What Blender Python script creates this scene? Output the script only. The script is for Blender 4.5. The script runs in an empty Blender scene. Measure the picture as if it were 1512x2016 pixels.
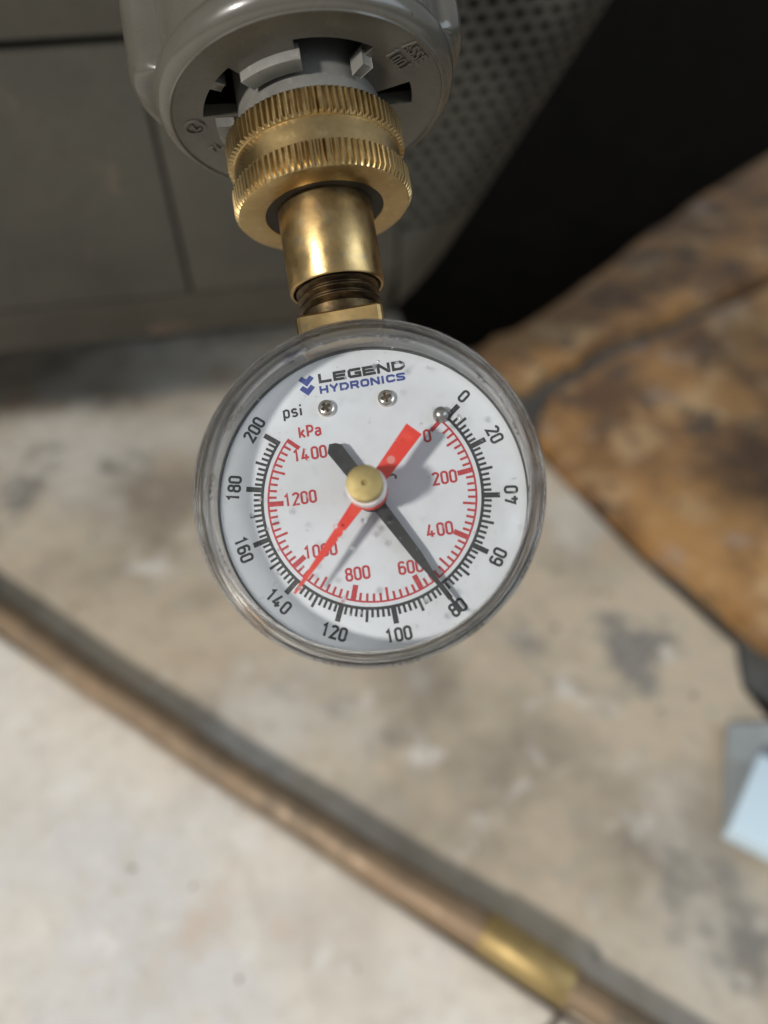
import bpy, bmesh, math, random
from mathutils import Matrix, Vector
random.seed(7)
PI = math.pi
sc = bpy.context.scene
C = sc.collection

# ------------------------------------------------------------------ camera
CAM_H = 0.37
cam_d = bpy.data.cameras.new('camera'); cam = bpy.data.objects.new('camera', cam_d); C.objects.link(cam)
cam.location = (0, 0, CAM_H); cam.rotation_euler = (math.radians(40), 0, 0)
cam_d.sensor_fit = 'VERTICAL'; cam_d.sensor_height = 36; cam_d.sensor_width = 27; cam_d.lens = 26
cam_d.clip_start = 0.005; cam_d.clip_end = 100
cam_d.dof.use_dof = True; cam_d.dof.focus_distance = 0.1255; cam_d.dof.aperture_fstop = 7.0
sc.camera = cam

# ------------------------------------------------------------------ light
w = bpy.data.worlds.new('World'); sc.world = w; w.use_nodes = True
bg = w.node_tree.nodes['Background']
bg.inputs[0].default_value = (0.93, 0.96, 1.0, 1); bg.inputs[1].default_value = 0.33

def area_lamp(name, loc, target, size, power, col):
    d = bpy.data.lights.new(name, 'AREA'); d.shape = 'RECTANGLE'
    d.size, d.size_y = size; d.energy = power; d.color = col
    o = bpy.data.objects.new(name, d); C.objects.link(o); o.location = loc
    o.rotation_euler = (Vector(target) - Vector(loc)).to_track_quat('-Z', 'Y').to_euler()
    return o
area_lamp('window_light', (-1.18, -1.12, 1.52), (0, 0.1, 0.25), (0.20, 0.18), 41, (1.0, 0.96, 0.90))
area_lamp('sky_light', (1.45, -0.35, 1.15), (0.05, 0.2, 0.15), (1.2, 1.0), 12, (0.74, 0.87, 1.0))

sc.view_settings.view_transform = 'Standard'; sc.view_settings.look = 'None'
sc.view_settings.exposure = 0.0; sc.view_settings.gamma = 1.0
sc.view_settings.use_curve_mapping = False
sc.cycles.max_bounces = 14; sc.cycles.transparent_max_bounces = 16; sc.cycles.transmission_bounces = 10
sc.cycles.caustics_refractive = True; sc.cycles.caustics_reflective = True; sc.cycles.blur_glossy = 0.5

# ------------------------------------------------------------------ materials
def mat(name, col, rough=0.5, metal=0.0, spec=0.5, coat=0.0, trans=0.0, ior=1.45,
        mottle=None, bump=None, rough_var=0.0, coords='Object'):
    """mottle: list of (scale, colour, low, high, detail) mixed over the base colour; bump: (scale, strength, dist)"""
    m = bpy.data.materials.new(name); m.use_nodes = True
    nt = m.node_tree; N = nt.nodes; L = nt.links; b = N['Principled BSDF']
    b.inputs['Base Color'].default_value = (*col, 1); b.inputs['Roughness'].default_value = rough
    b.inputs['Metallic'].default_value = metal; b.inputs['Specular IOR Level'].default_value = spec
    b.inputs['Coat Weight'].default_value = coat; b.inputs['Coat Roughness'].default_value = 0.12
    b.inputs['Transmission Weight'].default_value = trans; b.inputs['IOR'].default_value = ior
    tc = N.new('ShaderNodeTexCoord')
    src = None
    for i, (scale, c2, lo, hi, det) in enumerate(mottle or []):
        nz = N.new('ShaderNodeTexNoise'); nz.inputs['Scale'].default_value = scale
        nz.inputs['Detail'].default_value = det; nz.inputs['Roughness'].default_value = 0.6
        mp = N.new('ShaderNodeMapping'); mp.inputs['Location'].default_value = (i * 3.7, i * 1.9, i * 5.3)
        L.new(tc.outputs[coords], mp.inputs[0]); L.new(mp.outputs[0], nz.inputs['Vector'])
        rp = N.new('ShaderNodeMapRange'); rp.inputs['From Min'].default_value = lo; rp.inputs['From Max'].default_value = hi
        rp.clamp = True
        L.new(nz.outputs['Fac'], rp.inputs['Value'])
        mx = N.new('ShaderNodeMix'); mx.data_type = 'RGBA'
        L.new(rp.outputs[0], mx.inputs['Factor'])
        if src is None: mx.inputs['A'].default_value = (*col, 1)
        else: L.new(src, mx.inputs['A'])
        mx.inputs['B'].default_value = (*c2, 1)
        src = mx.outputs['Result']
    if src is not None: L.new(src, b.inputs['Base Color'])
    if rough_var:
        nz = N.new('ShaderNodeTexNoise'); nz.inputs['Scale'].default_value = 160; nz.inputs['Detail'].default_value = 4
        L.new(tc.outputs[coords], nz.inputs['Vector'])
        rp = N.new('ShaderNodeMapRange'); rp.inputs['From Min'].default_value = .3; rp.inputs['From Max'].default_value = .7
        rp.inputs['To Min'].default_value = max(.02, rough - rough_var); rp.inputs['To Max'].default_value = rough + rough_var
        L.new(nz.outputs['Fac'], rp.inputs['Value']); L.new(rp.outputs[0], b.inputs['Roughness'])
    if bump:
        nz = N.new('ShaderNodeTexNoise'); nz.inputs['Scale'].default_value = bump[0]; nz.inputs['Detail'].default_value = 6
        L.new(tc.outputs[coords], nz.inputs['Vector'])
        bp = N.new('ShaderNodeBump'); bp.inputs['Strength'].default_value = bump[1]; bp.inputs['Distance'].default_value = bump[2]
        L.new(nz.outputs['Fac'], bp.inputs['Height']); L.new(bp.outputs[0], b.inputs['Normal'])
    return m

M = {}
M['brass'] = mat('brass', (.47, .345, .165), .36, 1.0, mottle=[(90, (.33, .225, .095), .42, .72, 5), (420, (.58, .45, .24), .55, .8, 3)],
                 bump=(900, .12, .0002), rough_var=.10)
M['brass_aged'] = mat('brass_aged', (.46, .32, .14), .36, 1.0, mottle=[(70, (.22, .15, .07), .45, .7, 6), (300, (.30, .25, .17), .55, .75, 4)],
                      bump=(700, .15, .0002), rough_var=.12)
M['brass_dark'] = mat('brass_dark', (.13, .09, .045), .42, 1.0, mottle=[(160, (.045, .032, .02), .42, .6, 5)], bump=(700, .2, .0002))
M['brass_bright'] = mat('brass_bright', (.40, .325, .15), .58, .9, mottle=[(260, (.28, .215, .09), .45, .75, 5)], rough_var=.08)
M['grey_paint'] = mat('grey_paint', (.092, .086, .070), .28, 0, .5, coat=.4, mottle=[(60, (.074, .069, .056), .45, .7, 5), (90, (.15, .115, .10), .66, .76, 4), (700, (.05, .045, .038), .71, .76, 2)],
                      bump=(1200, .05, .0002), rough_var=.08)
M['grey_plastic'] = mat('grey_plastic', (.185, .18, .162), .5, mottle=[(150, (.125, .12, .108), .45, .7, 5), (500, (.25, .235, .22), .6, .75, 3)], bump=(900, .12, .0002))
M['steel'] = mat('steel', (.50, .49, .47), .28, 1.0, mottle=[(120, (.32, .28, .23), .5, .72, 5)], rough_var=.1)
M['case_steel'] = mat('case_steel', (.42, .40, .37), .32, 1.0, mottle=[(130, (.13, .08, .045), .44, .62, 5)], rough_var=.1)
M['tarnish'] = mat('tarnish', (.035, .030, .024), .6, .5)
M['brass_dull'] = mat('brass_dull', (.40, .29, .12), .5, .7, mottle=[(60, (.28, .20, .09), .45, .7, 4)])
M['grit'] = mat('grit', (.33, .28, .22), .8, mottle=[(60, (.20, .17, .14), .45, .6, 3), (45, (.5, .46, .4), .55, .65, 3)])
M['nickel'] = mat('nickel', (.66, .62, .56), .16, 1.0, rough_var=.05)
M['pewter'] = mat('pewter', (.40, .39, .37), .34, 1.0, mottle=[(400, (.25, .24, .22), .5, .7, 3)])
M['dial_white'] = mat('dial_white', (.615, .635, .67), .42, mottle=[(70, (.53, .54, .555), .45, .72, 6), (420, (.52, .53, .55), .665, .72, 3), (1500, (.30, .29, .27), .745, .77, 2)])
M['ink_black'] = mat('ink_black', (.022, .023, .024), .45, mottle=[(1300, (.11, .11, .11), .55, .75, 4)])
M['ink_red'] = mat('ink_red', (.40, .030, .038), .45, mottle=[(1200, (.52, .09, .09), .52, .75, 4)])
M['ink_blue'] = mat('ink_blue', (.035, .055, .23), .45, mottle=[(1200, (.09, .11, .30), .52, .75, 4)])
M['pointer_black'] = mat('pointer_black', (.020, .021, .020), .42, mottle=[(500, (.045, .045, .042), .5, .7, 4)])
M['pointer_red'] = mat('pointer_red', (.66, .040, .022), .38, mottle=[(300, (.72, .075, .045), .5, .7, 4)])
M['pink_spot'] = mat('pink_spot', (.62, .22, .19), .5)
M['hub_white'] = mat('hub_white', (.62, .58, .57), .35)
M['wall_grey'] = mat('wall_grey', (.058, .053, .040), .6, mottle=[(14, (.037, .034, .026), .40, .66, 5), (30, (.12, .085, .062), .64, .74, 3), (240, (.048, .043, .031), .5, .7, 4)], bump=(220, .25, .001))
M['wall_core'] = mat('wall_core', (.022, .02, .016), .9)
M['floor'] = mat('floor_concrete', (.50, .415, .305), .72,
                 mottle=[(7.5, (.25, .21, .16), .44, .60, 4), (5.0, (.56, .52, .455), .52, .66, 4), (19, (.21, .195, .17), .58, .70, 3), (15, (.42, .32, .225), .60, .74, 3), (34, (.60, .555, .49), .60, .74, 4), (90, (.38, .34, .28), .52, .74, 5)],
                 bump=(120, .35, .002))
M['pale_slab'] = mat('pale_slab', (.70, .64, .55), .72,
                 mottle=[(8, (.64, .615, .58), .45, .60, 4), (14, (.55, .49, .415), .54, .70, 4), (26, (.60, .49, .40), .60, .73, 3), (40, (.76, .73, .68), .55, .72, 4), (90, (.58, .53, .455), .52, .74, 5)],
                 bump=(120, .35, .002))
M['flagstone'] = mat('flagstone', (.38, .205, .075), .55,
                     mottle=[(13, (.13, .07, .035), .42, .60, 6), (24, (.46, .30, .15), .54, .68, 5), (40, (.07, .055, .045), .55, .66, 5), (20, (.34, .26, .21), .60, .72, 4)],
                     bump=(60, .6, .004))
M['dark_shade'] = mat('dark_shade', (.006, .005, .004), .95, spec=.05, mottle=[(30, (.012, .008, .005), .45, .7, 5)], bump=(90, .8, .004))  # near-black colour stands in for the deep shade beside the wall
M['mortar'] = mat('mortar', (.085, .085, .08), .85, mottle=[(40, (.05, .05, .047), .45, .7, 5)], bump=(120, .6, .003))
M['copper'] = mat('copper', (.26, .18, .11), .55, .4, mottle=[(22, (.17, .13, .09), .42, .66, 5), (60, (.33, .24, .155), .56, .72, 4), (90, (.13, .105, .075), .57, .70, 4)], rough_var=.1)
M['white_plastic'] = mat('white_plastic', (.60, .74, .83), .4)
M['grey_board'] = mat('grey_board', (.30, .32, .32), .6, mottle=[(25, (.22, .23, .235), .45, .7, 4)])
M['wire'] = mat('wire', (.16, .13, .10), .55, .4)

# clear acrylic rim and droplets
M['acrylic'] = mat('acrylic', (.97, .975, .96), .09, 0, .5, trans=1.0, ior=1.49, mottle=[(140, (.86, .86, .80), .5, .75, 5)], bump=(260, .05, .0004))
_m = M['acrylic']; _n = _m.node_tree; _o = _n.nodes['Material Output']; _b = _n.nodes['Principled BSDF']
_t = _n.nodes.new('ShaderNodeBsdfTransparent'); _x = _n.nodes.new('ShaderNodeMixShader'); _x.inputs[0].default_value = .16
_n.links.new(_b.outputs[0], _x.inputs[1]); _n.links.new(_t.outputs[0], _x.inputs[2]); _n.links.new(_x.outputs[0], _o.inputs['Surface'])
M['water'] = mat('water', (1, 1, 1), .01, 0, .5, trans=1.0, ior=1.33)
def window_mat():
    m = bpy.data.materials.new('clear_window'); m.use_nodes = True
    nt = m.node_tree; N = nt.nodes; L = nt.links
    N.remove(N['Principled BSDF']); out = N['Material Output']
    tr = N.new('ShaderNodeBsdfTransparent'); tr.inputs[0].default_value = (.975, .978, .975, 1)
    gl = N.new('ShaderNodeBsdfGlossy'); gl.inputs['Roughness'].default_value = .06
    lw = N.new('ShaderNodeLayerWeight')
    pw = N.new('ShaderNodeMath'); pw.operation = 'POWER'; pw.inputs[1].default_value = 5
    L.new(lw.outputs['Facing'], pw.inputs[0])
    ma = N.new('ShaderNodeMath'); ma.operation = 'MULTIPLY_ADD'; ma.inputs[1].default_value = .9; ma.inputs[2].default_value = .035
    L.new(pw.outputs[0], ma.inputs[0])
    mx = N.new('ShaderNodeMixShader'); L.new(ma.outputs[0], mx.inputs[0]); L.new(tr.outputs[0], mx.inputs[1]); L.new(gl.outputs[0], mx.inputs[2])
    # faint smears and dust on the plastic
    tc = N.new('ShaderNodeTexCoord'); nz = N.new('ShaderNodeTexNoise'); nz.inputs['Scale'].default_value = 110; nz.inputs['Detail'].default_value = 7
    L.new(tc.outputs['Object'], nz.inputs['Vector'])
    rp = N.new('ShaderNodeMapRange'); rp.inputs['From Min'].default_value = .48; rp.inputs['From Max'].default_value = .8; rp.inputs['To Max'].default_value = .018
    L.new(nz.outputs['Fac'], rp.inputs['Value'])
    df = N.new('ShaderNodeBsdfDiffuse'); df.inputs[0].default_value = (.7, .7, .68, 1)
    m2 = N.new('ShaderNodeMixShader'); L.new(rp.outputs[0], m2.inputs[0]); L.new(mx.outputs[0], m2.inputs[1]); L.new(df.outputs[0], m2.inputs[2])
    L.new(m2.outputs[0], out.inputs['Surface'])
    return m
M['window'] = window_mat()

# ------------------------------------------------------------------ mesh helpers
class MB:
    def __init__(self): self.v = []; self.f = []
    def add(self, vs, fs):
        o = len(self.v); self.v += [tuple(p) for p in vs]; self.f += [tuple(i + o for i in q) for q in fs]; return self
    def build(self, name, material, parent=None, scale=1.0, smooth=35, recalc=True, bevel=0.0, weld=False):
        me = bpy.data.meshes.new(name)
        me.from_pydata([(a * scale, b * scale, c * scale) for a, b, c in self.v], [], self.f)
        bm = bmesh.new(); bm.from_mesh(me)
        if weld: bmesh.ops.remove_doubles(bm, verts=bm.verts, dist=1e-7)
        if bevel: bmesh.ops.bevel(bm, geom=bm.edges[:], offset=bevel, segments=2, affect='EDGES', profile=.6)
        if recalc: bmesh.ops.recalc_face_normals(bm, faces=bm.faces)
        bm.to_mesh(me); bm.free()
        if smooth:
            me.shade_smooth(); me.set_sharp_from_angle(angle=math.radians(smooth))
        me.materials.append(M[material])
        o = bpy.data.objects.new(name, me); C.objects.link(o)
        if parent: o.parent = parent
        return o

def polar(mb, rings, seg, ax='y', close=False):
    """rings: list of (axial, radius or f(theta)); radius 0 = pole"""
    vs = []; idx = []
    for a, r in rings:
        if not callable(r) and r == 0:
            idx.append([len(vs)] * seg); p = (0, 0, a) if ax == 'z' else (0, a, 0); vs.append(p); continue
        row = []
        for k in range(seg):
            t = 2 * PI * k / seg; rr = r(t) if callable(r) else r
            row.append(len(vs))
            vs.append((rr * math.cos(t), rr * math.sin(t), a) if ax == 'z' else (rr * math.cos(t), a, rr * math.sin(t)))
        idx.append(row)
    fs = []
    pairs = list(zip(idx, idx[1:])) + ([(idx[-1], idx[0])] if close else [])
    for A, B in pairs:
        for k in range(seg):
            q = [A[k], A[(k + 1) % seg], B[(k + 1) % seg], B[k]]
            u = []
            for i in q:
                if i not in u: u.append(i)
            if len(u) > 2: fs.append(u)
    mb.add(vs, fs); return mb

def lathe(prof, seg=96, ax='y', close=False): return polar(MB(), [(a, r) for r, a in prof], seg, ax, close)

def extrude(pts, z0, z1, mb=None):
    mb = mb or MB(); n = len(pts)
    vs = [(x, y, z0) for x, y in pts] + [(x, y, z1) for x, y in pts]
    fs = [tuple(range(n))[::-1], tuple(range(n, 2 * n))] + [(i, (i + 1) % n, n + (i + 1) % n, n + i) for i in range(n)]
    mb.add(vs, fs); return mb

def tube(pts, r, seg=20, mb=None, caps=True):
    mb = mb or MB(); pts = [Vector(p) for p in pts]; vs = []; fs = []
    up = Vector((0, 0, 1)); n = len(pts)
    for i, p in enumerate(pts):
        t = (pts[min(i + 1, n - 1)] - pts[max(i - 1, 0)]).normalized()
        s = t.cross(up if abs(t.z) < .95 else Vector((1, 0, 0))).normalized(); q = s.cross(t)
        rr = r[i] if isinstance(r, (list, tuple)) else r
        for k in range(seg):
            a = 2 * PI * k / seg; vs.append(p + rr * (math.cos(a) * s + math.sin(a) * q))
    for i in range(n - 1):
        for k in range(seg): fs.append((i * seg + k, i * seg + (k + 1) % seg, (i + 1) * seg + (k + 1) % seg, (i + 1) * seg + k))
    if caps: fs += [tuple(range(seg)), tuple(range((n - 1) * seg, n * seg))]
    mb.add(vs, fs); return mb

def empty(name, mw, label, cat):
    o = bpy.data.objects.new(name, None); C.objects.link(o); o.empty_display_size = .01
    o.matrix_world = mw; o['label'] = label; o['category'] = cat; return o

# ------------------------------------------------------------------ setting
def struct(o): o['kind'] = 'structure'; return o

g = MB().add([(-20, -20, -.120), (20, -20, -.120), (20, 20, -.120), (-20, 20, -.120)], [(0, 1, 2, 3)]).build('shade_ground', 'dark_shade', smooth=0, recalc=False)  # ground sheet, its blackness painted in as shade
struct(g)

jl = lambda x: .234 - .6149 * (x + .225) - .0105
slab = [(-.36, jl(-.36)), (.36, jl(.36)), (.36, .02), (.24, .145), (.205, .166), (.196, .186), (.2, .212), (.161, .269), (.113, .355), (.085, .405), (.05, .452), (.016, .498), (.012, .53), (-.30, .48), (-.36, .32)]
floor = extrude(slab, -.10, 0).build('concrete_floor', 'floor', smooth=0, bevel=.003); struct(floor)
far = extrude([(-3, jl(-.36)), (-.362, jl(-.36)), (-.362, .32), (-.302, .482), (-.302, .6), (-3, .25)], -.10, -.001).build('concrete_floor', 'floor', smooth=0); struct(far)
pale = extrude([(-3, -1.5), (.9, -1.5), (.9, .02), (.37, .018), (.363, jl(.363) - .0025), (-.36, jl(-.36) - .0025), (-3, jl(-.36) - .0025)], -.10, .001).build('pale_slab', 'pale_slab', smooth=0, bevel=.003); struct(pale)

bed = extrude([(.012, .46), (.06, .42), (.10, .36), (.15, .26), (.2, .19), (.4, .10), (.75, .35), (.80, .80), (.46, .655), (.36, .605), (.22, .525), (.11, .46)], -.09, -.009).build('mortar_bed', 'mortar', smooth=0); struct(bed)

paving = bpy.data.objects.new('stone_paving', None); C.objects.link(paving); paving['kind'] = 'structure'
def wobble(pts, amp, n=4, seed=1):
    rnd = random.Random(seed); out = []
    for (x0, y0), (x1, y1) in zip(pts, pts[1:] + pts[:1]):
        for k in range(n):
            t = k / n; out.append((x0 + (x1 - x0) * t + rnd.uniform(-amp, amp), y0 + (y1 - y0) * t + rnd.uniform(-amp, amp)))
    return out
stones = [
    [(.045, .468), (.110, .512), (.243, .665), (.345, .785), (.47, .905), (.66, .98), (.47, .640), (.392, .614), (.226, .517), (.128, .449), (.078, .424)],
    [(.125, .421), (.224, .492), (.41, .606), (.46, .50), (.40, .30), (.243, .19), (.218, .214), (.169, .279), (.120, .341), (.112, .383)],
    [(.69, .97), (.84, .98), (.76, .70), (.49, .638)],
    [(.43, .612), (.73, .67), (.72, .38), (.49, .50)],
    [(.265, .185), (.42, .28), (.68, .36), (.42, .125)],
]
for i, s in enumerate(stones):
    mb = extrude(wobble(s, .004, 4, i + 3), -.05, .010)
    if i == 0: mb.v = [(x, y, z - .20 * (-.494 * (x - .128) + .869 * (y - .449))) for x, y, z in mb.v]   # tilted down at its far edge so that it catches less light
    mb.build('flagstone', 'flagstone', paving, smooth=40, bevel=.005)

# grey cladding wall, its lower edge clear of the floor: square panels on the left, a perforated end section with a slanting edge on the right
ZB = .148; WT = .62
A0 = Vector((.006, .3036, 0)); At = Vector((-.308, -.055, 0)).normalized(); An = Vector((.176, -.985, 0)).normalized()
B0 = A0; Bt = Vector((.94, .342, 0)).normalized(); Bn = Vector((Bt.y, -Bt.x, 0))
def edge_s(z): return .020 + .665 * (z - ZB) - .012 * math.exp(-(z - ZB) / .008)          # slanting right-hand edge
wall = bpy.data.objects.new('grey_wall', None); C.objects.link(wall); wall.location = (0, .33, ZB)
wall['label'] = 'olive grey panelled wall behind the spigot with a slanting perforated end section'; wall['category'] = 'wall'
def wl(o): o.location = (0, -.33, -ZB); return o
def prism(o0, t, n, poly, d0, d1):
    vs = []
    for d in (d0, d1):
        for s_, z_ in poly:
            p = o0 + t * s_ - n * d; vs.append((p.x, p.y, z_))
    k = len(poly)
    return MB().add(vs, [tuple(range(k)), tuple(range(k, 2 * k))[::-1]] + [(i, k + i, k + (i + 1) % k, (i + 1) % k) for i in range(k)])
wl(prism(A0, At, An, [(.0, .183), (1.1, .183), (1.1, WT), (.0, WT)], .006, .46).build('wall_core', 'wall_core', wall, smooth=0))
wl(prism(B0, Bt, Bn, [(.002, ZB + .004), (edge_s(ZB) - .006, ZB + .004), (edge_s(ZB + .03) - .012, ZB + .03), (edge_s(WT) - .012, WT), (.002, WT)], .036, .40).build('wall_core', 'wall_core', wall, smooth=0))
wl(prism(A0, At, An, [(.0, ZB + .004), (1.1, ZB + .004), (1.1, .1825), (.0, .1825)], .024, .46).build('wall_core', 'wall_core', wall, smooth=0))
wl(extrude([(-1.0, .62), (.0, .70), (.0, .95), (-1.0, .95)], -.12, ZB + .01).build('foundation', 'wall_core', wall, smooth=0))
def wall_panel(s0, s1, z0, z1, name='panel', th=.012):
    mb = prism(A0, At, An, [(s0, z0), (s1, z0), (s1, z1), (s0, z1)], 0, th)
    if name == 'plinth_panel': mb.v = [(x - An.x * (z1 - z) * .5, y - An.y * (z1 - z) * .5, z) for x, y, z in mb.v]   # leans in towards its foot
    return wl(mb.build(name, 'wall_grey', wall, smooth=40, bevel=.0013))
cols = [(0.0, .0929), (.0942, .28), (.282, .47), (.472, .66), (.662, 1.08)]
rows = [(.1800, .2785), (.2815, .385), (.387, .49), (.492, WT)]
for s0, s1 in cols:
    for z0, z1 in rows: wall_panel(s0, s1, z0, z1)
for s0, s1 in ((0, .20), (.2015, .48), (.4815, 1.08)): wall_panel(s0, s1, ZB, .1793, 'plinth_panel')
def perforated(ds, dz, hs, hz, z_from):
    mb = MB()
    def P(s, z, d):
        u_ = max(0, .045 - (edge_s(z) - s)); q = B0 + Bt * s - Bn * (d + u_ * u_ / .085); return (q.x, q.y, z)
    z = ZB; j = 0
    while z < WT - dz:
        c, e = z, z + dz; off = (j % 2) * ds * .5; s_ = .0008
        if off: mb.add([P(s_, c, 0), P(s_ + off, c, 0), P(s_ + off, e, 0), P(s_, e, 0)], [(0, 1, 2, 3)])
        s_ += off
        while c > z_from and s_ + ds < edge_s(c) - .003:
            a, b = s_, s_ + ds; m0, m1 = (a + b) / 2 - hs / 2, (a + b) / 2 + hs / 2; n0, n1 = (c + e) / 2 - hz / 2, (c + e) / 2 + hz / 2
            vs = [P(a, c, 0), P(b, c, 0), P(b, e, 0), P(a, e, 0), P(m0, n0, 0), P(m1, n0, 0), P(m1, n1, 0), P(m0, n1, 0)] + [P(x, y, .012) for x, y in ((m0, n0), (m1, n0), (m1, n1), (m0, n1))]
            mb.add(vs, [(0, 1, 5, 4), (1, 2, 6, 5), (2, 3, 7, 6), (3, 0, 4, 7), (4, 5, 9, 8), (5, 6, 10, 9), (6, 7, 11, 10), (7, 4, 8, 11)]); s_ += ds
        mb.add([P(s_, c, 0), P(edge_s(c), c, 0), P(edge_s(e), e, 0), P(s_, e, 0)], [(0, 1, 2, 3)]) if s_ > edge_s(c) - .004 else [mb.add([P(a_, c, 0), P(b_, c, 0), P(b2_, e, 0), P(a2_, e, 0)], [(0, 1, 2, 3)]) for a_, b_, a2_, b2_ in [(s_ + (edge_s(c) - s_) * k / 8, s_ + (edge_s(c) - s_) * (k + 1) / 8, s_ + (edge_s(e) - s_) * k / 8, s_ + (edge_s(e) - s_) * (k + 1) / 8) for k in range(8)]]
        mb.add([P(edge_s(c), c, 0), P(edge_s(c), c, .06), P(edge_s(e), e, .06), P(edge_s(e), e, 0)], [(0, 1, 2, 3)])
        z += dz; j += 1
    return wl(mb.build('perforated_panel', 'wall_grey', wall, smooth=0, weld=True))
perforated(.0078, .0051, .0050, .0028, .198)

# ------------------------------------------------------------------ gauge pose (camera space -> world)
S = 0.0008                                     # metres per unit of the dial drawing
CR = Matrix.Rotation(math.radians(40), 3, 'X')
GR = Matrix(((.9867, -.14781, -.06757), (.15625, .97714, .14416), (.04472, -.1528, .98724)))
GT = Vector((-2.5745, 3.1085, -152.0592))
AX_O = Vector((-.79, 0, -9.373)); AX_E = Vector((.99998, .00572, .00042)); AX_D = Vector((-.00573, .99725, .07387)); AX_G = Vector((0, -.07387, .99727))
AXM = Matrix((AX_E, AX_D, AX_G)).transposed()
cam_loc = Vector((0, 0, CAM_H))
gauge_mw = Matrix.Translation(cam_loc + CR @ (GT * S)) @ (CR @ GR).to_4x4()
def axis_mw(v0=0): return Matrix.Translation(cam_loc + CR @ ((GR @ (AX_O + AX_D * v0) + GT) * S)) @ (CR @ GR @ AXM).to_4x4()
def to_axis(mb):
    mb.v = [tuple(AX_O + AXM @ Vector(p)) for p in mb.v]; return mb
def to_dial(mb, x=0, y=0, z=0, a=0):
    ca, sa = math.cos(a), math.sin(a)
    mb.v = [(x + ca * p[0] - sa * p[1], y + sa * p[0] + ca * p[1], z + p[2]) for p in mb.v]; return mb

# ------------------------------------------------------------------ lettering: strokes drawn as flat ribbons of ink
def arc(cx, cy, rx, ry, a0, a1, n=8):
    return [(cx + rx * math.cos(math.radians(a0 + (a1 - a0) * k / n)), cy + ry * math.sin(math.radians(a0 + (a1 - a0) * k / n))) for k in range(n + 1)]
def stadium(w, h, r, n=6):
    return arc(w - r, h - r, r, r, 0, 90, n) + arc(r, h - r, r, r, 90, 180, n) + arc(r, r, r, r, 180, 270, n) + arc(w - r, r, r, r, 270, 360, n)
def ribbon(mb, pts, wd, z, closed=False, th=.03):
    P = [Vector((p[0], p[1])) for p in pts]
    Q = [P[0]]
    for p in P[1:]:
        if (p - Q[-1]).length > 1e-5: Q.append(p)
    if closed and (Q[0] - Q[-1]).length < 1e-5: Q.pop()
    n = len(Q); Lf = []; Rt = []
    for i, p in enumerate(Q):
        if closed: a, b = Q[i - 1], Q[(i + 1) % n]
        else: a, b = Q[max(i - 1, 0)], Q[min(i + 1, n - 1)]
        d0 = (p - a).normalized() if (p - a).length > 0 else None
        d1 = (b - p).normalized() if (b - p).length > 0 else None
        if d0 is None: d0 = d1
        if d1 is None: d1 = d0
        n0 = Vector((-d0.y, d0.x)); n1 = Vector((-d1.y, d1.x)); m = (n0 + n1)
        m = m.normalized() if m.length > 1e-4 else n0
        k = min(1 / max(m.dot(n0), .3), 1.9) * wd / 2
        Lf.append(p + m * k); Rt.append(p - m * k)
    vs = [(p.x, p.y, z) for p in Lf] + [(p.x, p.y, z) for p in Rt]
    fs = [(i, i + 1, n + i + 1, n + i) for i in range(n - 1)]
    if closed: fs.append((n - 1, 0, n, 2 * n - 1))
    mb.add(vs, fs)
# narrow engineering lettering: width .5, height 1
W = .40; IN = .07
def nar(ch):
    r = W / 2
    if ch == '0': return [(stadium(W, 1, r), True)]
    if ch == '1': return [([(.02, .80), (.20, 1.0 + .02), (.20, -.02)], False)]
    if ch == '2': return [(arc(r, 1 - r, r, r, 170, -35, 10) + [(0.0, 0), (W + .04, 0)], False)]
    if ch == '4': return [([(.20, 1.04), (-.02, .20), (W + .08, .20)], False), ([(.27, .50), (.27, -.05)], False)]
    if ch == '6': return [([(x, y) for x, y in arc(r, 1 - r, r, r, 20, 180, 9)] + [(0, r)] + arc(r, r, r, r, 180, 360, 8) + [(W, .40)] + arc(r, .40, r, r * .95, 0, 175, 8), False)]
    if ch == '8': return [(stadium(W, .54, .19), True), ([(x + .02, y + .54) for x, y in stadium(W - .04, .46, .17)], True)]
    if ch == 'p': return [([(0, -.28), (0, .68)], False), ([(0.0, .12)] + arc(.17, .17, .19, .17, -90, 0, 5) + [(.36, .5)] + arc(.17, .5, .19, .17, 0, 90, 5) + [(0, .6)], False)]
    if ch == 's': return [([(.34, .56)] + arc(.17, .51, .17, .15, 40, 180, 7) + arc(.17, .47, .17, .14, 200, 250, 3) + arc(.17, .18, .18, .17, 70, -90, 7) + arc(.17, .16, .17, .15, -110, -160, 3), False)]
    if ch == 'i': return [([(.02, 0), (.02, .66)], False), ([(.02, .84), (.02, 1.0)], False)]
    if ch == 'k': return [([(0, 0), (0, 1.0)], False), ([(.03, .30), (.36, .70)], False), ([(.12, .40), (.38, 0)], False)]
    if ch == 'P': return [([(0, 0), (0, 1.0), (.2, 1.0)] + arc(.2, .72, .2, .28, 80, -90, 9) + [(.06, .44)], False)]
    if ch == 'a': return [([(.02, .56)] + arc(.17, .52, .17, .16, 130, 0, 6) + [(.34, 0)], False), ([(.32, .40)] + arc(.16, .19, .17, .19, 90, 280, 9) + [(.32, .10)], False)]
ADV = {'1': .40, 'i': .22, '4': .50}
def narrow_text(txt, h, wd, z, gap=.22):
    mb = MB(); x = 0; k = 0
    for ch in txt:
        for pts, cl in nar(ch):
            ribbon(mb, [((px + x) * h, py * (h - wd) + wd / 2) for px, py in pts], wd, z + .006 * k, cl); k = (k + 1) % 4
        x += ADV.get(ch, W) + gap
    wtot = (x - gap) * h
    mb.v = [(a - wtot / 2, b - h / 2, c) for a, b, c in mb.v]
    return mb
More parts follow.
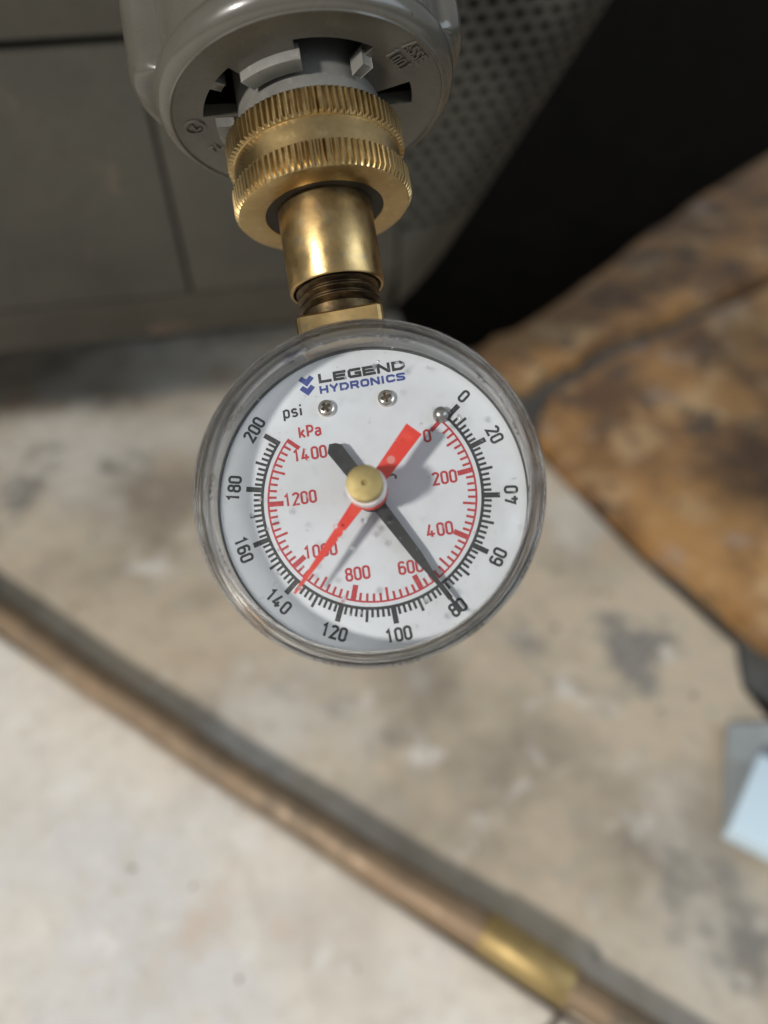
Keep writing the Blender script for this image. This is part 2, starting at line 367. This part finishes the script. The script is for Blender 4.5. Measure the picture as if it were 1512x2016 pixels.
# wide heavy capitals: drawn in a 1 x 1 box
def wide(ch, t):
    i = t / 2; A, B = i, 1 - i; m = .5
    if ch == 'L': return [[(A, 1), (A, i), (1, i)]]
    if ch == 'E': return [[(1, B), (A, B), (A, i), (1, i)], [(A + .1, m), (.94, m)]]
    if ch == 'G': return [[(1, .80), (.93, B), (.25, B), (A, .74), (A, .26), (.25, i), (.93, i), (.93, .48), (.55, .48)]]
    if ch == 'N': return [[(A * .8, 0), (A * .8, 1)], [(A * .8, .93), (1 - A * .8, .07)], [(1 - A * .8, 0), (1 - A * .8, 1)]]
    if ch == 'D': return [[(A * .8, 0), (A * .8, 1)], [(A * .8, B), (.66, B), (.66 + (B - .66) * .72, B - (B - .5) * .35), (1 - A * .8, .62), (1 - A * .8, .38), (.66 + (B - .66) * .72, i + (.5 - i) * .35), (.66, i), (A * .8, i)]]
    if ch == 'H': return [[(A, 0), (A, 1)], [(B, 0), (B, 1)], [(A, m), (B, m)]]
    if ch == 'Y': return [[(.08, 1), (.5, .45), (.92, 1)], [(.5, .5), (.5, 0)]]
    if ch == 'R': return [[(A, 0), (A, B), (.78, B), (B, .78), (B, .62), (.78, .44), (A, .44)], [(.58, .44), (.92, 0)]]
    if ch == 'O': return [[(.28, B), (A, .72), (A, .28), (.28, i), (.72, i), (B, .28), (B, .72), (.72, B), (.28, B)]]
    if ch == 'I': return [[(.5, 0), (.5, 1)]]
    if ch == 'C': return [[(1, .70), (.75, B), (.28, B), (A, .72), (A, .28), (.28, i), (.75, i), (1, .30)]]
    if ch == 'S': return [[(.98, .78), (.78, B), (.25, B), (A, .80), (A, .66), (.26, .53), (.74, .47), (B, .34), (B, .2), (.75, i), (.22, i), (.02, .22)]]
    if ch == 'A': return [[(.06, 0), (.5, 1), (.94, 0)], [(.22, .33), (.78, .33)]]
    if ch == 'T': return [[(0, B), (1, B)], [(.5, B), (.5, 0)]]
    if ch == '1': return [[(.3, .8), (.55, 1), (.55, 0)]]
    if ch == '0': return [[(.3, B), (.12, .72), (.12, .28), (.3, i), (.7, i), (.88, .28), (.88, .72), (.7, B), (.3, B)]]
def wide_text(txt, x0, x1, y0, h, t, z, gap=.12, th=None):
    n = {c: (.42 if c == 'I' else 1) for c in txt}
    tot = sum(n[c] for c in txt) + gap * (len(txt) - 1); u = (x1 - x0) / tot; mb = MB(); x = x0; k = 0
    for c in txt:
        for st in wide(c, t):
            closed = st[0] == st[-1] and len(st) > 3
            pts = [(x + px * u * n[c], y0 + py * h) for px, py in (st[:-1] if closed else st)]
            ribbon(mb, pts, (th or t) * h, z + .006 * k, closed); k = (k + 1) % 4
        x += (n[c] + gap) * u
    return mb

# ------------------------------------------------------------------ pressure gauge
G = empty('pressure_gauge', gauge_mw, 'round clear-faced pressure gauge with white dial, red and black pointers, hanging from the brass coupling', 'pressure gauge')
lathe([(0, -17), (28, -17), (31.2, -15.5), (32.0, -13), (32.0, -3.6), (33.9, -3.5), (34.3, -3.2), (34.2, -2.6), (32.2, -2.5), (32.0, -1.2), (31.9, -.3), (31.8, -.5), (0, -.5)], 128, 'z').build('case', 'case_steel', G, S)
dial = lathe([(0, -.4), (31.6, -.4), (31.6, 0), (0, 0)], 128, 'z').build('dial', 'dial_white', G, S)

def cwang(p): return math.radians(90 - p)     # clockwise degrees from the top -> math angle
def psi_deg(p): return 52.0 if p == 0 else 71.9 + (p - 20) * 1.3175
def ink_arc(mb, r, wd, d0, d1, z):
    n = int((d1 - d0) / 1.5); pts = [(r * math.sin(math.radians(d0 + (d1 - d0) * k / n)), r * math.cos(math.radians(d0 + (d1 - d0) * k / n))) for k in range(n + 1)]
    ribbon(mb, pts, wd, z)
def tick(mb, deg, r0, r1, wd, z):
    s, c = math.sin(math.radians(deg)), math.cos(math.radians(deg)); ribbon(mb, [(r0 * s, r0 * c), (r1 * s, r1 * c)], wd, z)
Z0 = .035
bs = MB(); ink_arc(bs, 22.75, .62, psi_deg(0) - .9, psi_deg(200) + .9, Z0)
for p in [0, 8] + list(range(10, 202, 2)):
    if p % 20 == 0: tick(bs, psi_deg(p), 22.5, 26.25, 1.08, Z0 + .012)
    elif p % 10 == 0: tick(bs, psi_deg(p), 22.5, 25.5, .58, Z0 + .008)
    else: tick(bs, psi_deg(p), 22.5, 24.55, .54, Z0 + .004)
bs.build('black_scale', 'ink_black', dial, S, smooth=0)
def kpa_deg(k): return 50.5 if k == 0 else psi_deg(k / 6.895)
rs = MB(); ink_arc(rs, 21.45, .40, kpa_deg(0) - .3, kpa_deg(1400) + .4, Z0)
for k in [0, 60, 80] + list(range(100, 1401, 20)):
    if k in (0, 1400): tick(rs, kpa_deg(k), 21.6, 18.4, .86, Z0 + .012)
    elif k % 200 == 0: tick(rs, kpa_deg(k), 21.6, 18.3, 1.08, Z0 + .012)
    elif k % 100 == 0: tick(rs, kpa_deg(k), 21.6, 18.75, .52, Z0 + .008)
    else: tick(rs, kpa_deg(k), 21.6, 19.75, .50, Z0 + .004)
rs.build('red_scale', 'ink_red', dial, S, smooth=0)
for p in range(0, 201, 20):
    d = psi_deg(p) - (1 if p == 0 else 0); a = -math.radians(d)
    if 90 < d < 270: a += PI
    r = 28.45 if p < 180 else 28.8
    to_dial(narrow_text(str(p), 2.95, .54, Z0), r * math.sin(math.radians(d)), r * math.cos(math.radians(d)), 0, a).build('numeral', 'ink_black', dial, S, smooth=0)
for k, x, y in ((0, 13.29, 10.84), (200, 15.41, 1.6), (400, 12.78, -8.81), (600, 5.75, -15.42), (800, -5.08, -15.12), (1000, -11.94, -9.35), (1200, -14.66, 2.07), (1400, -11.4, 11.11)):
    to_dial(narrow_text(str(k), 2.85, .47, Z0), x, y, 0).build('numeral', 'ink_red', dial, S, smooth=0)
to_dial(narrow_text('psi', 2.85, .44, Z0), -13.6, 20.75, 0).build('unit_lettering', 'ink_black', dial, S, smooth=0)
to_dial(narrow_text('kPa', 2.75, .46, Z0), -10.7, 15.9, 0).build('unit_lettering', 'ink_red', dial, S, smooth=0)
wide_text('LEGEND', -7.6, 11.1, 25.75, 2.12, .31, Z0, .08, .29).build('maker_lettering', 'ink_black', dial, S, smooth=0)
wide_text('HYDRONICS', -7.55, 10.75, 23.45, 1.72, .28, Z0, .14, .28).build('maker_lettering', 'ink_blue', dial, S, smooth=0)
for yo in (0, -2.05):
    ch = MB(); x, y = -10.05, 25.55 + yo
    pl = [(x, y), (x + 1.68, y + 1.62), (x + .86, y + 2.38), (x, y + 1.60), (x - .86, y + 2.38), (x - 1.68, y + 1.62)]
    ch.add([(px, py, Z0) for px, py in pl], [(0, 1, 2, 3), (0, 3, 4, 5)]).build('maker_chevron', 'ink_blue', dial, S, smooth=0)

def screw(x, y, rot):
    n = 40; mb = MB(); Rr = 1.78; vs = []; fs = []
    rings = [0.001] + [Rr * k / 16 for k in range(1, 17)]
    for r in rings:
        for k in range(n):
            t = 2 * PI * k / n; px, py = r * math.cos(t), r * math.sin(t)
            z = .75 + .75 * math.sqrt(max(0, 1 - (r / Rr) ** 2 * .96))
            c, s = math.cos(rot), math.sin(rot); qx, qy = c * px + s * py, -s * px + c * py
            inside = (abs(qx) < .30 and abs(qy) < 1.02) or (abs(qy) < .30 and abs(qx) < 1.02)
            if inside: z -= .85
            vs.append((px, py, z))
    for i in range(len(rings) - 1):
        for k in range(n): fs.append((i * n + k, i * n + (k + 1) % n, (i + 1) * n + (k + 1) % n, (i + 1) * n + k))
    b = len(vs); vs += [(Rr * math.cos(2 * PI * k / n), Rr * math.sin(2 * PI * k / n), -.1) for k in range(n)]
    last = (len(rings) - 1) * n
    fs += [(last + k, last + (k + 1) % n, b + (k + 1) % n, b + k) for k in range(n)]
    mb.add(vs, fs); sc_o = to_dial(mb, x, y, 0).build('screw', 'nickel', G, S, smooth=40)
    a, b = .30, .98
    cr = extrude([(a, a), (a, b), (-a, b), (-a, a), (-b, a), (-b, -a), (-a, -a), (-a, -b), (a, -b), (a, -a), (b, -a), (b, a)], .3, .98)
    to_dial(cr, x, y, 0, rot).build('cross_shade', 'brass_dark', sc_o, S, smooth=0)  # dark plate set in the screw cross, paints the shade of the recess
    return sc_o
screw(-6.57, 20.0, .5); screw(6.12, 20.05, .2)
to_dial(lathe([(0, 2.6), (.7, 2.5), (1.25, 2.15), (1.55, 1.6), (1.62, 1.0), (1.62, -.1)], 40, 'z'), 16.7, 14.6, 0).build('stop_pin', 'pewter', G, S)

bd = math.radians(151.2); ds, dc = math.sin(bd), math.cos(bd)
def bp(s, w_): return (s * ds - w_ * dc, s * dc + w_ * ds)
blk = [bp(s, w_) for s, w_ in ((-12.35, -1.72), (-13.65, -.35), (-13.0, 0.9), (-12.0, 1.62), (-6.4, 1.6), (-1, 1.45), (5, 1.35), (15.5, 1.08), (20.5, .55), (29.6, .30), (29.6, -.22), (20.5, -.55), (15.5, -1.05), (5, -1.3), (-6.2, -1.5))]
bpo = extrude(blk, 2.0, 2.45).build('black_pointer', 'pointer_black', G, S, smooth=0)
lathe([(0, 0.02), (3.2, .02), (3.2, 1.9), (2.6, 3.6), (0, 3.6)], 48, 'z').build('pointer_hub', 'pointer_black', bpo, S)
red = [(9.45, 11.95), (12.05, 9.30), (4.75, 2.25), (-2.15, -3.95), (-16.75, -17.85), (-17.1, -17.55), (-3.9, -2.35), (2.4, 4.25)]
rpo = extrude(red, 7.8, 8.2).build('red_pointer', 'pointer_red', G, S, smooth=0)
lathe([(0, 6.4), (3.6, 6.4), (3.85, 6.9), (3.95, 8.0), (3.8, 8.3), (0, 8.3)], 56, 'z').build('pointer_hub', 'pointer_red', rpo, S)
to_dial(lathe([(0, 8.23), (.82, 8.23), (.84, 8.1)], 28, 'z'), 5.34, 5.2, 0).build('rivet_mark', 'pink_spot', rpo, S)
hk = [(3.7, 2.2, 6.2), (4.4, 2.6, 5.6), (5.2, 2.9, 5.2), (5.7, 2.6, 4.9), (5.6, 2.1, 4.6)]
tube(hk, .22, 10).build('drive_pin', 'pointer_black', rpo, S)

lathe([(0, 8.35), (30.9, 8.35), (30.9, 10.15), (0, 10.15)], 128, 'z').build('window', 'window', G, S)
rim = lathe([(30.95, 8.2), (30.95, 10.3), (31.3, 11.0), (31.7, 11.6), (32.1, 11.75), (32.25, 11.35), (32.6, 11.35), (32.75, 11.85), (33.3, 11.7), (33.85, 11.0), (34.05, 10.0), (34.1, 4.0), (34.1, .4), (34.25, .2), (34.25, -2.2), (33.55, -2.3),
             (33.5, .5), (32.3, 1.05), (31.75, 1.3), (31.55, 4.0), (31.45, 7.6)], 160, 'z', close=True).build('clear_rim', 'acrylic', G, S)
lathe([(31.62, .05), (31.62, .9), (32.1, .95), (32.1, .3), (33.2, .15), (33.2, -.9), (32.05, -.9), (32.05, .05)], 128, 'z', close=True).build('gasket', 'pointer_black', G, S)
kn = lathe([(0, 15.55), (.42, 15.55), (.46, 15.85), (.55, 15.95), (3.2, 15.95), (3.4, 15.85), (3.45, 15.65), (3.42, 12.9), (0, 12.9)], 64, 'z').build('reset_knob', 'brass_bright', G, S)
lathe([(0, 15.75), (.2, 15.8), (.28, 15.6), (.28, 15.4)], 20, 'z').build('spindle_tip', 'brass', kn, S)
lathe([(3.3, 13.2), (3.8, 12.9), (4.0, 11.6), (3.9, 10.9), (3.9, 10.16), (0, 10.16)], 56, 'z').build('collar', 'hub_white', kn, S)
lathe([(0, 8.3), (3.9, 8.3), (3.9, 9.05)], 48, 'z')
dr = MB()
rnd = random.Random(21)
for k in range(130):
    r = 29.5 * math.sqrt(rnd.random()); t = rnd.random() * 2 * PI
    if r < 5: continue
    q = rnd.choice((.10, .13, .16, .2, .28, .42)); st = rnd.uniform(.8, 1.7)
    dd = lathe([(0, .5 * q), (.55 * q, .42 * q), (.9 * q, .2 * q), (q, 0)], 14, 'z')
    dd.v = [(x * st, y, z) for x, y, z in dd.v]
    to_dial(dd, r * math.cos(t), r * math.sin(t), 10.16, rnd.random() * 3); dr.add(dd.v, dd.f)
o = dr.build('water_droplets', 'water', G, S); o['kind'] = 'stuff'

# threaded brass stem of the gauge
def hexf(t):                                   # square wrench flats with slightly rounded corners
    return min(9.35 / max(abs(math.cos(t)), abs(math.sin(t))), 12.6)
st = MB(); polar(st, [(24, 0), (24, 4.5), (34.75, 4.5), (34.75, lambda t: hexf(t) - .4), (35.2, hexf), (40.6, hexf), (41.1, lambda t: hexf(t) - .5), (41.1, 0)], 96)
stem = to_axis(st).build('wrench_flats', 'brass_aged', G, S, smooth=25)
prof = [(0, 41.0), (8.7, 41.0), (8.85, 43.2), (8.6, 43.6)]
v = 43.6
while v < 50: prof += [(8.35, v + .25), (9.25, v + 1.0), (9.25, v + 1.25), (8.35, v + 1.9)]; v += 1.9
prof += [(0, v + .2)]
to_axis(lathe(prof, 72)).build('stem_thread', 'brass_dark', stem, S)

# ------------------------------------------------------------------ brass hose coupling
K = empty('hose_coupling', axis_mw(48.5), 'brass swivel hose coupling with two knurled bands and a plain neck, above the gauge', 'coupling')
def ax(mb, v0=48.5): mb.v = [(x, y - v0, z) for x, y, z in mb.v]; return mb
NT = 88
def kn_f(hi, lo):
    def f(t):
        ph = (t * NT / (2 * PI)) % 1.0
        return hi if ph < .5 else lo
    return f
kb = lambda: kn_f(20.0, 19.15)
nut = MB()
polar(nut, [(68.4, 12.6), (66.85, 13.4), (66.7, 14.2), (66.7, 18.7), (66.95, 19.2), (67.9, kb()), (72.2, kb()), (72.6, 19.1), (72.75, 18.75), (77.8, 18.75), (78.0, 19.1), (78.4, kb()), (83.3, kb()), (83.9, 19.0), (83.9, 15.0), (80, 14.8), (76, 13.4), (68.4, 12.6)], NT * 4)
ax(nut).build('swivel_nut', 'brass', K, S, smooth=30)
ax(lathe([(8.9, 51), (9.6, 49.0), (9.9, 48.5), (10.35, 48.5), (10.6, 48.9), (10.6, 66.0), (10.5, 70), (12.55, 71), (12.55, 74), (8.9, 74), (8.9, 51)], 96)).build('neck', 'brass_aged', K, S)
ax(lathe([(10.62, 67.4), (13.6, 67.0), (13.6, 68.0), (10.62, 68.3)], 72)).build('dark_ring', 'tarnish', K, S)  # dark ring closing the gap between neck and nut

# ------------------------------------------------------------------ grey hose bib with vacuum breaker outlet
B = empty('hose_bib', axis_mw(90), 'grey painted hose spigot outlet with slotted underside that the brass coupling screws onto', 'spigot')
def bx(mb): return ax(mb, 90)
body = lathe([(29.5, 94.5), (29.5, 90.75), (30.45, 90.7), (30.6, 90.35), (30.9, 90.3), (31.1, 90.6), (31.6, 90.75), (32.7, 91.5), (33.4, 92.7), (33.75, 94.4), (33.5, 96.0), (32.6, 97.4), (30.6, 98.3), (30.3, 99.4), (30.6, 104), (31.2, 124), (29, 131), (20, 135), (11, 137), (0, 137)], 128)
bx(body).build('body', 'grey_paint', B, S)
slots = [(47, 89), (125, 166), (-7, 11), (218, 262)]
def in_slot(d): return any(((d - a) % 360) < (b - a) for a, b in slots)
pl = MB(); N = 360; Rr = [15.0, 23.7, 30.4]; va, vb = 90.62, 93.6
def pv(r, d, v_): t = math.radians(d); return (r * math.cos(t), v_, r * math.sin(t))
for d in range(N):
    s = in_slot(d + .5)
    cells = [(Rr[1], Rr[2])] + ([] if s else [(Rr[0], Rr[1])])
    for r0, r1 in cells:
        pl.add([pv(r0, d, va), pv(r1, d, va), pv(r1, d + 1, va), pv(r0, d + 1, va)], [(0, 1, 2, 3)])
        pl.add([pv(r0, d, vb), pv(r1, d, vb), pv(r1, d + 1, vb), pv(r0, d + 1, vb)], [(3, 2, 1, 0)])
    if s: pl.add([pv(Rr[1], d, va), pv(Rr[1], d + 1, va), pv(Rr[1], d + 1, vb), pv(Rr[1], d, vb)], [(0, 1, 2, 3)])
    if in_slot(d + .5) != in_slot(d - .5): pl.add([pv(Rr[0], d, va), pv(Rr[1], d, va), pv(Rr[1], d, vb), pv(Rr[0], d, vb)], [(0, 1, 2, 3)])
plate = bx(pl).build('underside_plate', 'grey_paint', B, S, weld=True)
ins = bx(lathe([(14.9, 79), (15.6, 79), (16.4, 80), (16.4, 88.0), (16.0, 88.6), (16.0, 108), (14.9, 108)], 96)).build('outlet_tube', 'grey_plastic', B, S)
def sector(r0, r1, d0, d1, v0, v1, name, material, parent):
    mb = MB(); n = max(2, int((d1 - d0) / 3)); vs = []
    for k in range(n + 1):
        d = d0 + (d1 - d0) * k / n
        vs += [pv(r0, d, v0), pv(r1, d, v0), pv(r1, d, v1), pv(r0, d, v1)]
    fs = [(0, 1, 2, 3), (4 * n, 4 * n + 3, 4 * n + 2, 4 * n + 1)]
    for k in range(n):
        for j in range(4): fs.append((4 * k + j, 4 * k + (j + 1) % 4, 4 * k + 4 + (j + 1) % 4, 4 * k + 4 + j))
    return bx(mb.add(vs, fs)).build(name, material, parent, S, bevel=.0001)
for d0, d1 in ((86.5, 124), (43, 50), (167, 204), (-80, -40)):
    sector(17.2, 21.0, d0, d1, 88.5, 92, 'locking_tab', 'grey_plastic', ins)
sector(21.2, 23.9, 137, 143, 90.7, 93, 'slot_tooth', 'grey_paint', B)
def lobes(t):
    d = math.degrees(t) % 360; r = 31.0
    for c, hw, amp in ((183, 25, 8.0), (352, 22, 6.4), (268, 26, 8.0), (95, 16, 0)):
        x = abs((d - c + 180) % 360 - 180) / hw
        if x < 1: r += amp * (1 - x ** 4) ** .8
    return r
def lb(k): return lambda t: 31.0 + (lobes(t) - 31.0) * k - .3 * (1 - k)
bx(polar(MB(), [(99.2, 29.5), (99.3, lb(.55)), (100.0, lb(.82)), (101.8, lb(.96)), (105, lb(1)), (120, lb(1)), (124, lb(.9)), (127, lb(.6)), (128, 29)], 240)).build('grip_lobes', 'grey_paint', B, S, smooth=50)
# raised marks on the underside
def emboss(mb, cx, cz, rotd, name):   # a raised outline on the plate
    ca, sa = math.cos(math.radians(rotd)), math.sin(math.radians(rotd)); out = MB()
    top = [(cx + ca * p[0] - sa * p[1], 90.62 - .38, cz + sa * p[0] + ca * p[1]) for p in mb.v]
    n = len(top); out.add(top + [(a, 90.66, c) for a, b, c in top], mb.f + [tuple(i + n for i in f) for f in mb.f])
    ed = {}
    for f in mb.f:
        for i in range(len(f)):
            e = (f[i], f[(i + 1) % len(f)]); ke = tuple(sorted(e)); ed[ke] = ed.get(ke, 0) + 1
    out.f += [(a, b, b + n, a + n) for (a, b), c in ed.items() if c == 1]
    return bx(out).build(name, 'grey_paint', plate, S, smooth=0)
emboss(wide_text('ASSE', -3.4, 3.4, -1.3, 2.8, .17, 0, .3, .13), 24.6, 13.6, -62, 'raised_lettering')
emboss(wide_text('1001', -3.4, 3.4, -1.3, 2.7, .17, 0, .3, .13), 21.0, 12.3, -62, 'raised_lettering')
lg = MB(); ribbon(lg, stadium(4.4, 4.4, 2.2), .45, 0, True); ribbon(lg, [(1.1, 2.4), (2.0, 3.2), (2.0, 1.2), (3.4, 1.4)], .45, .01)
emboss(lg, -27.6, .4, 10, 'raised_mark')
emboss(wide_text('TL', -1.6, 2, -1, 2.2, .22, 0, .3), -23.6, -6.2, 20, 'raised_mark')
# supply pipe back into the wall
amw = axis_mw(90).inverted()
p0 = axis_mw(134).translation; p1 = axis_mw(145).translation
path = [p0, p0.lerp(p1, .5), p1, p1 + Vector((0, .015, .004)), p1 + Vector((0, .03, .005)), Vector((p1.x, .306, p1.z + .005))]
tb = tube([amw @ p for p in path], .0105, 28)
tb.build('supply_pipe', 'grey_paint', B)

# ------------------------------------------------------------------ things on the floor
pd = Vector((.309, -.190, 0)).normalized(); P0 = Vector((-.2262, .2325, 0)); P1 = P0 + pd * .338
PR = .0084
pm = Matrix.Translation(P1) @ Matrix.Rotation(math.atan2(pd.y, pd.x), 4, 'Z')
PIPE = empty('copper_pipe', pm, 'dull copper pipe with a bright brass sleeve lying across the pale floor', 'pipe')
tube([(-.62 + k * .02, .0004 * math.sin(k * 1.3) - .010 * math.sin(PI * min(1, max(0, (-k * .02 + .62) / .36))) * .35, PR + .0002) for k in range(32)] + [(.02, 0, PR + .0002)], PR, 28).build('tube', 'copper', PIPE)
tube([(.014, 0, PR - .0004), (.30, .004, PR - .0004)], PR * .9, 28).build('tube', 'copper', PIPE)
tube([(-.022, 0, PR + .001), (-.0215, 0, PR + .001), (.0175, 0, PR + .001), (.018, 0, PR + .001)], [PR * 1.0, PR * 1.04, PR * 1.04, PR * 1.0], 28).build('sleeve', 'brass_dull', PIPE)

wr = tube([(.076, .040, .002), (.072, .036, .0022), (.066, .031, .0018), (.055, .022, .0018)], .0016, 10).build('bent_wire', 'wire')
wr['label'] = 'short dark wire stub lying against the copper pipe beside its brass sleeve'; wr['category'] = 'wire'

tray = extrude([(.161, .111), (.178, .163), (.30, .165), (.30, .06), (.229, .07)], 0.0005, .006).build('grey_board', 'grey_board', smooth=0, bevel=.0015)
tray['label'] = 'flat grey board on the floor under the white plastic box'; tray['category'] = 'board'
wb = extrude([(.157, .106), (.183, .142), (.255, .100), (.229, .064)], .0062, .019).build('white_box', 'white_plastic', smooth=30, bevel=.002)
wb['label'] = 'small bluish white plastic box lying on a grey board'; wb['category'] = 'box'

rg = random.Random(5); gm = MB()
for k in range(150):
    x = rg.uniform(-.35, .30); y = rg.uniform(.02, .47)
    if x > .10 and y > .20 - (x - .2): continue
    q = rg.choice((.0006, .0008, .001, .0013, .0018)) * rg.uniform(.7, 1.2); n0 = len(gm.v)
    pts = [(x + q * math.cos(t) * rg.uniform(.7, 1.2), y + q * math.sin(t) * rg.uniform(.7, 1.2)) for t in (0, 1.26, 2.5, 3.8, 5.0)]
    gm.add([(a, b, .001) for a, b in pts] + [(x, y, q * .9 + .001)], [(i, (i + 1) % 5, 5) for i in range(5)])
o = gm.build('loose_grit', 'grit', smooth=0); o['kind'] = 'stuff'; o['label'] = 'loose dark grit scattered over the pale concrete floor'; o['category'] = 'grit'
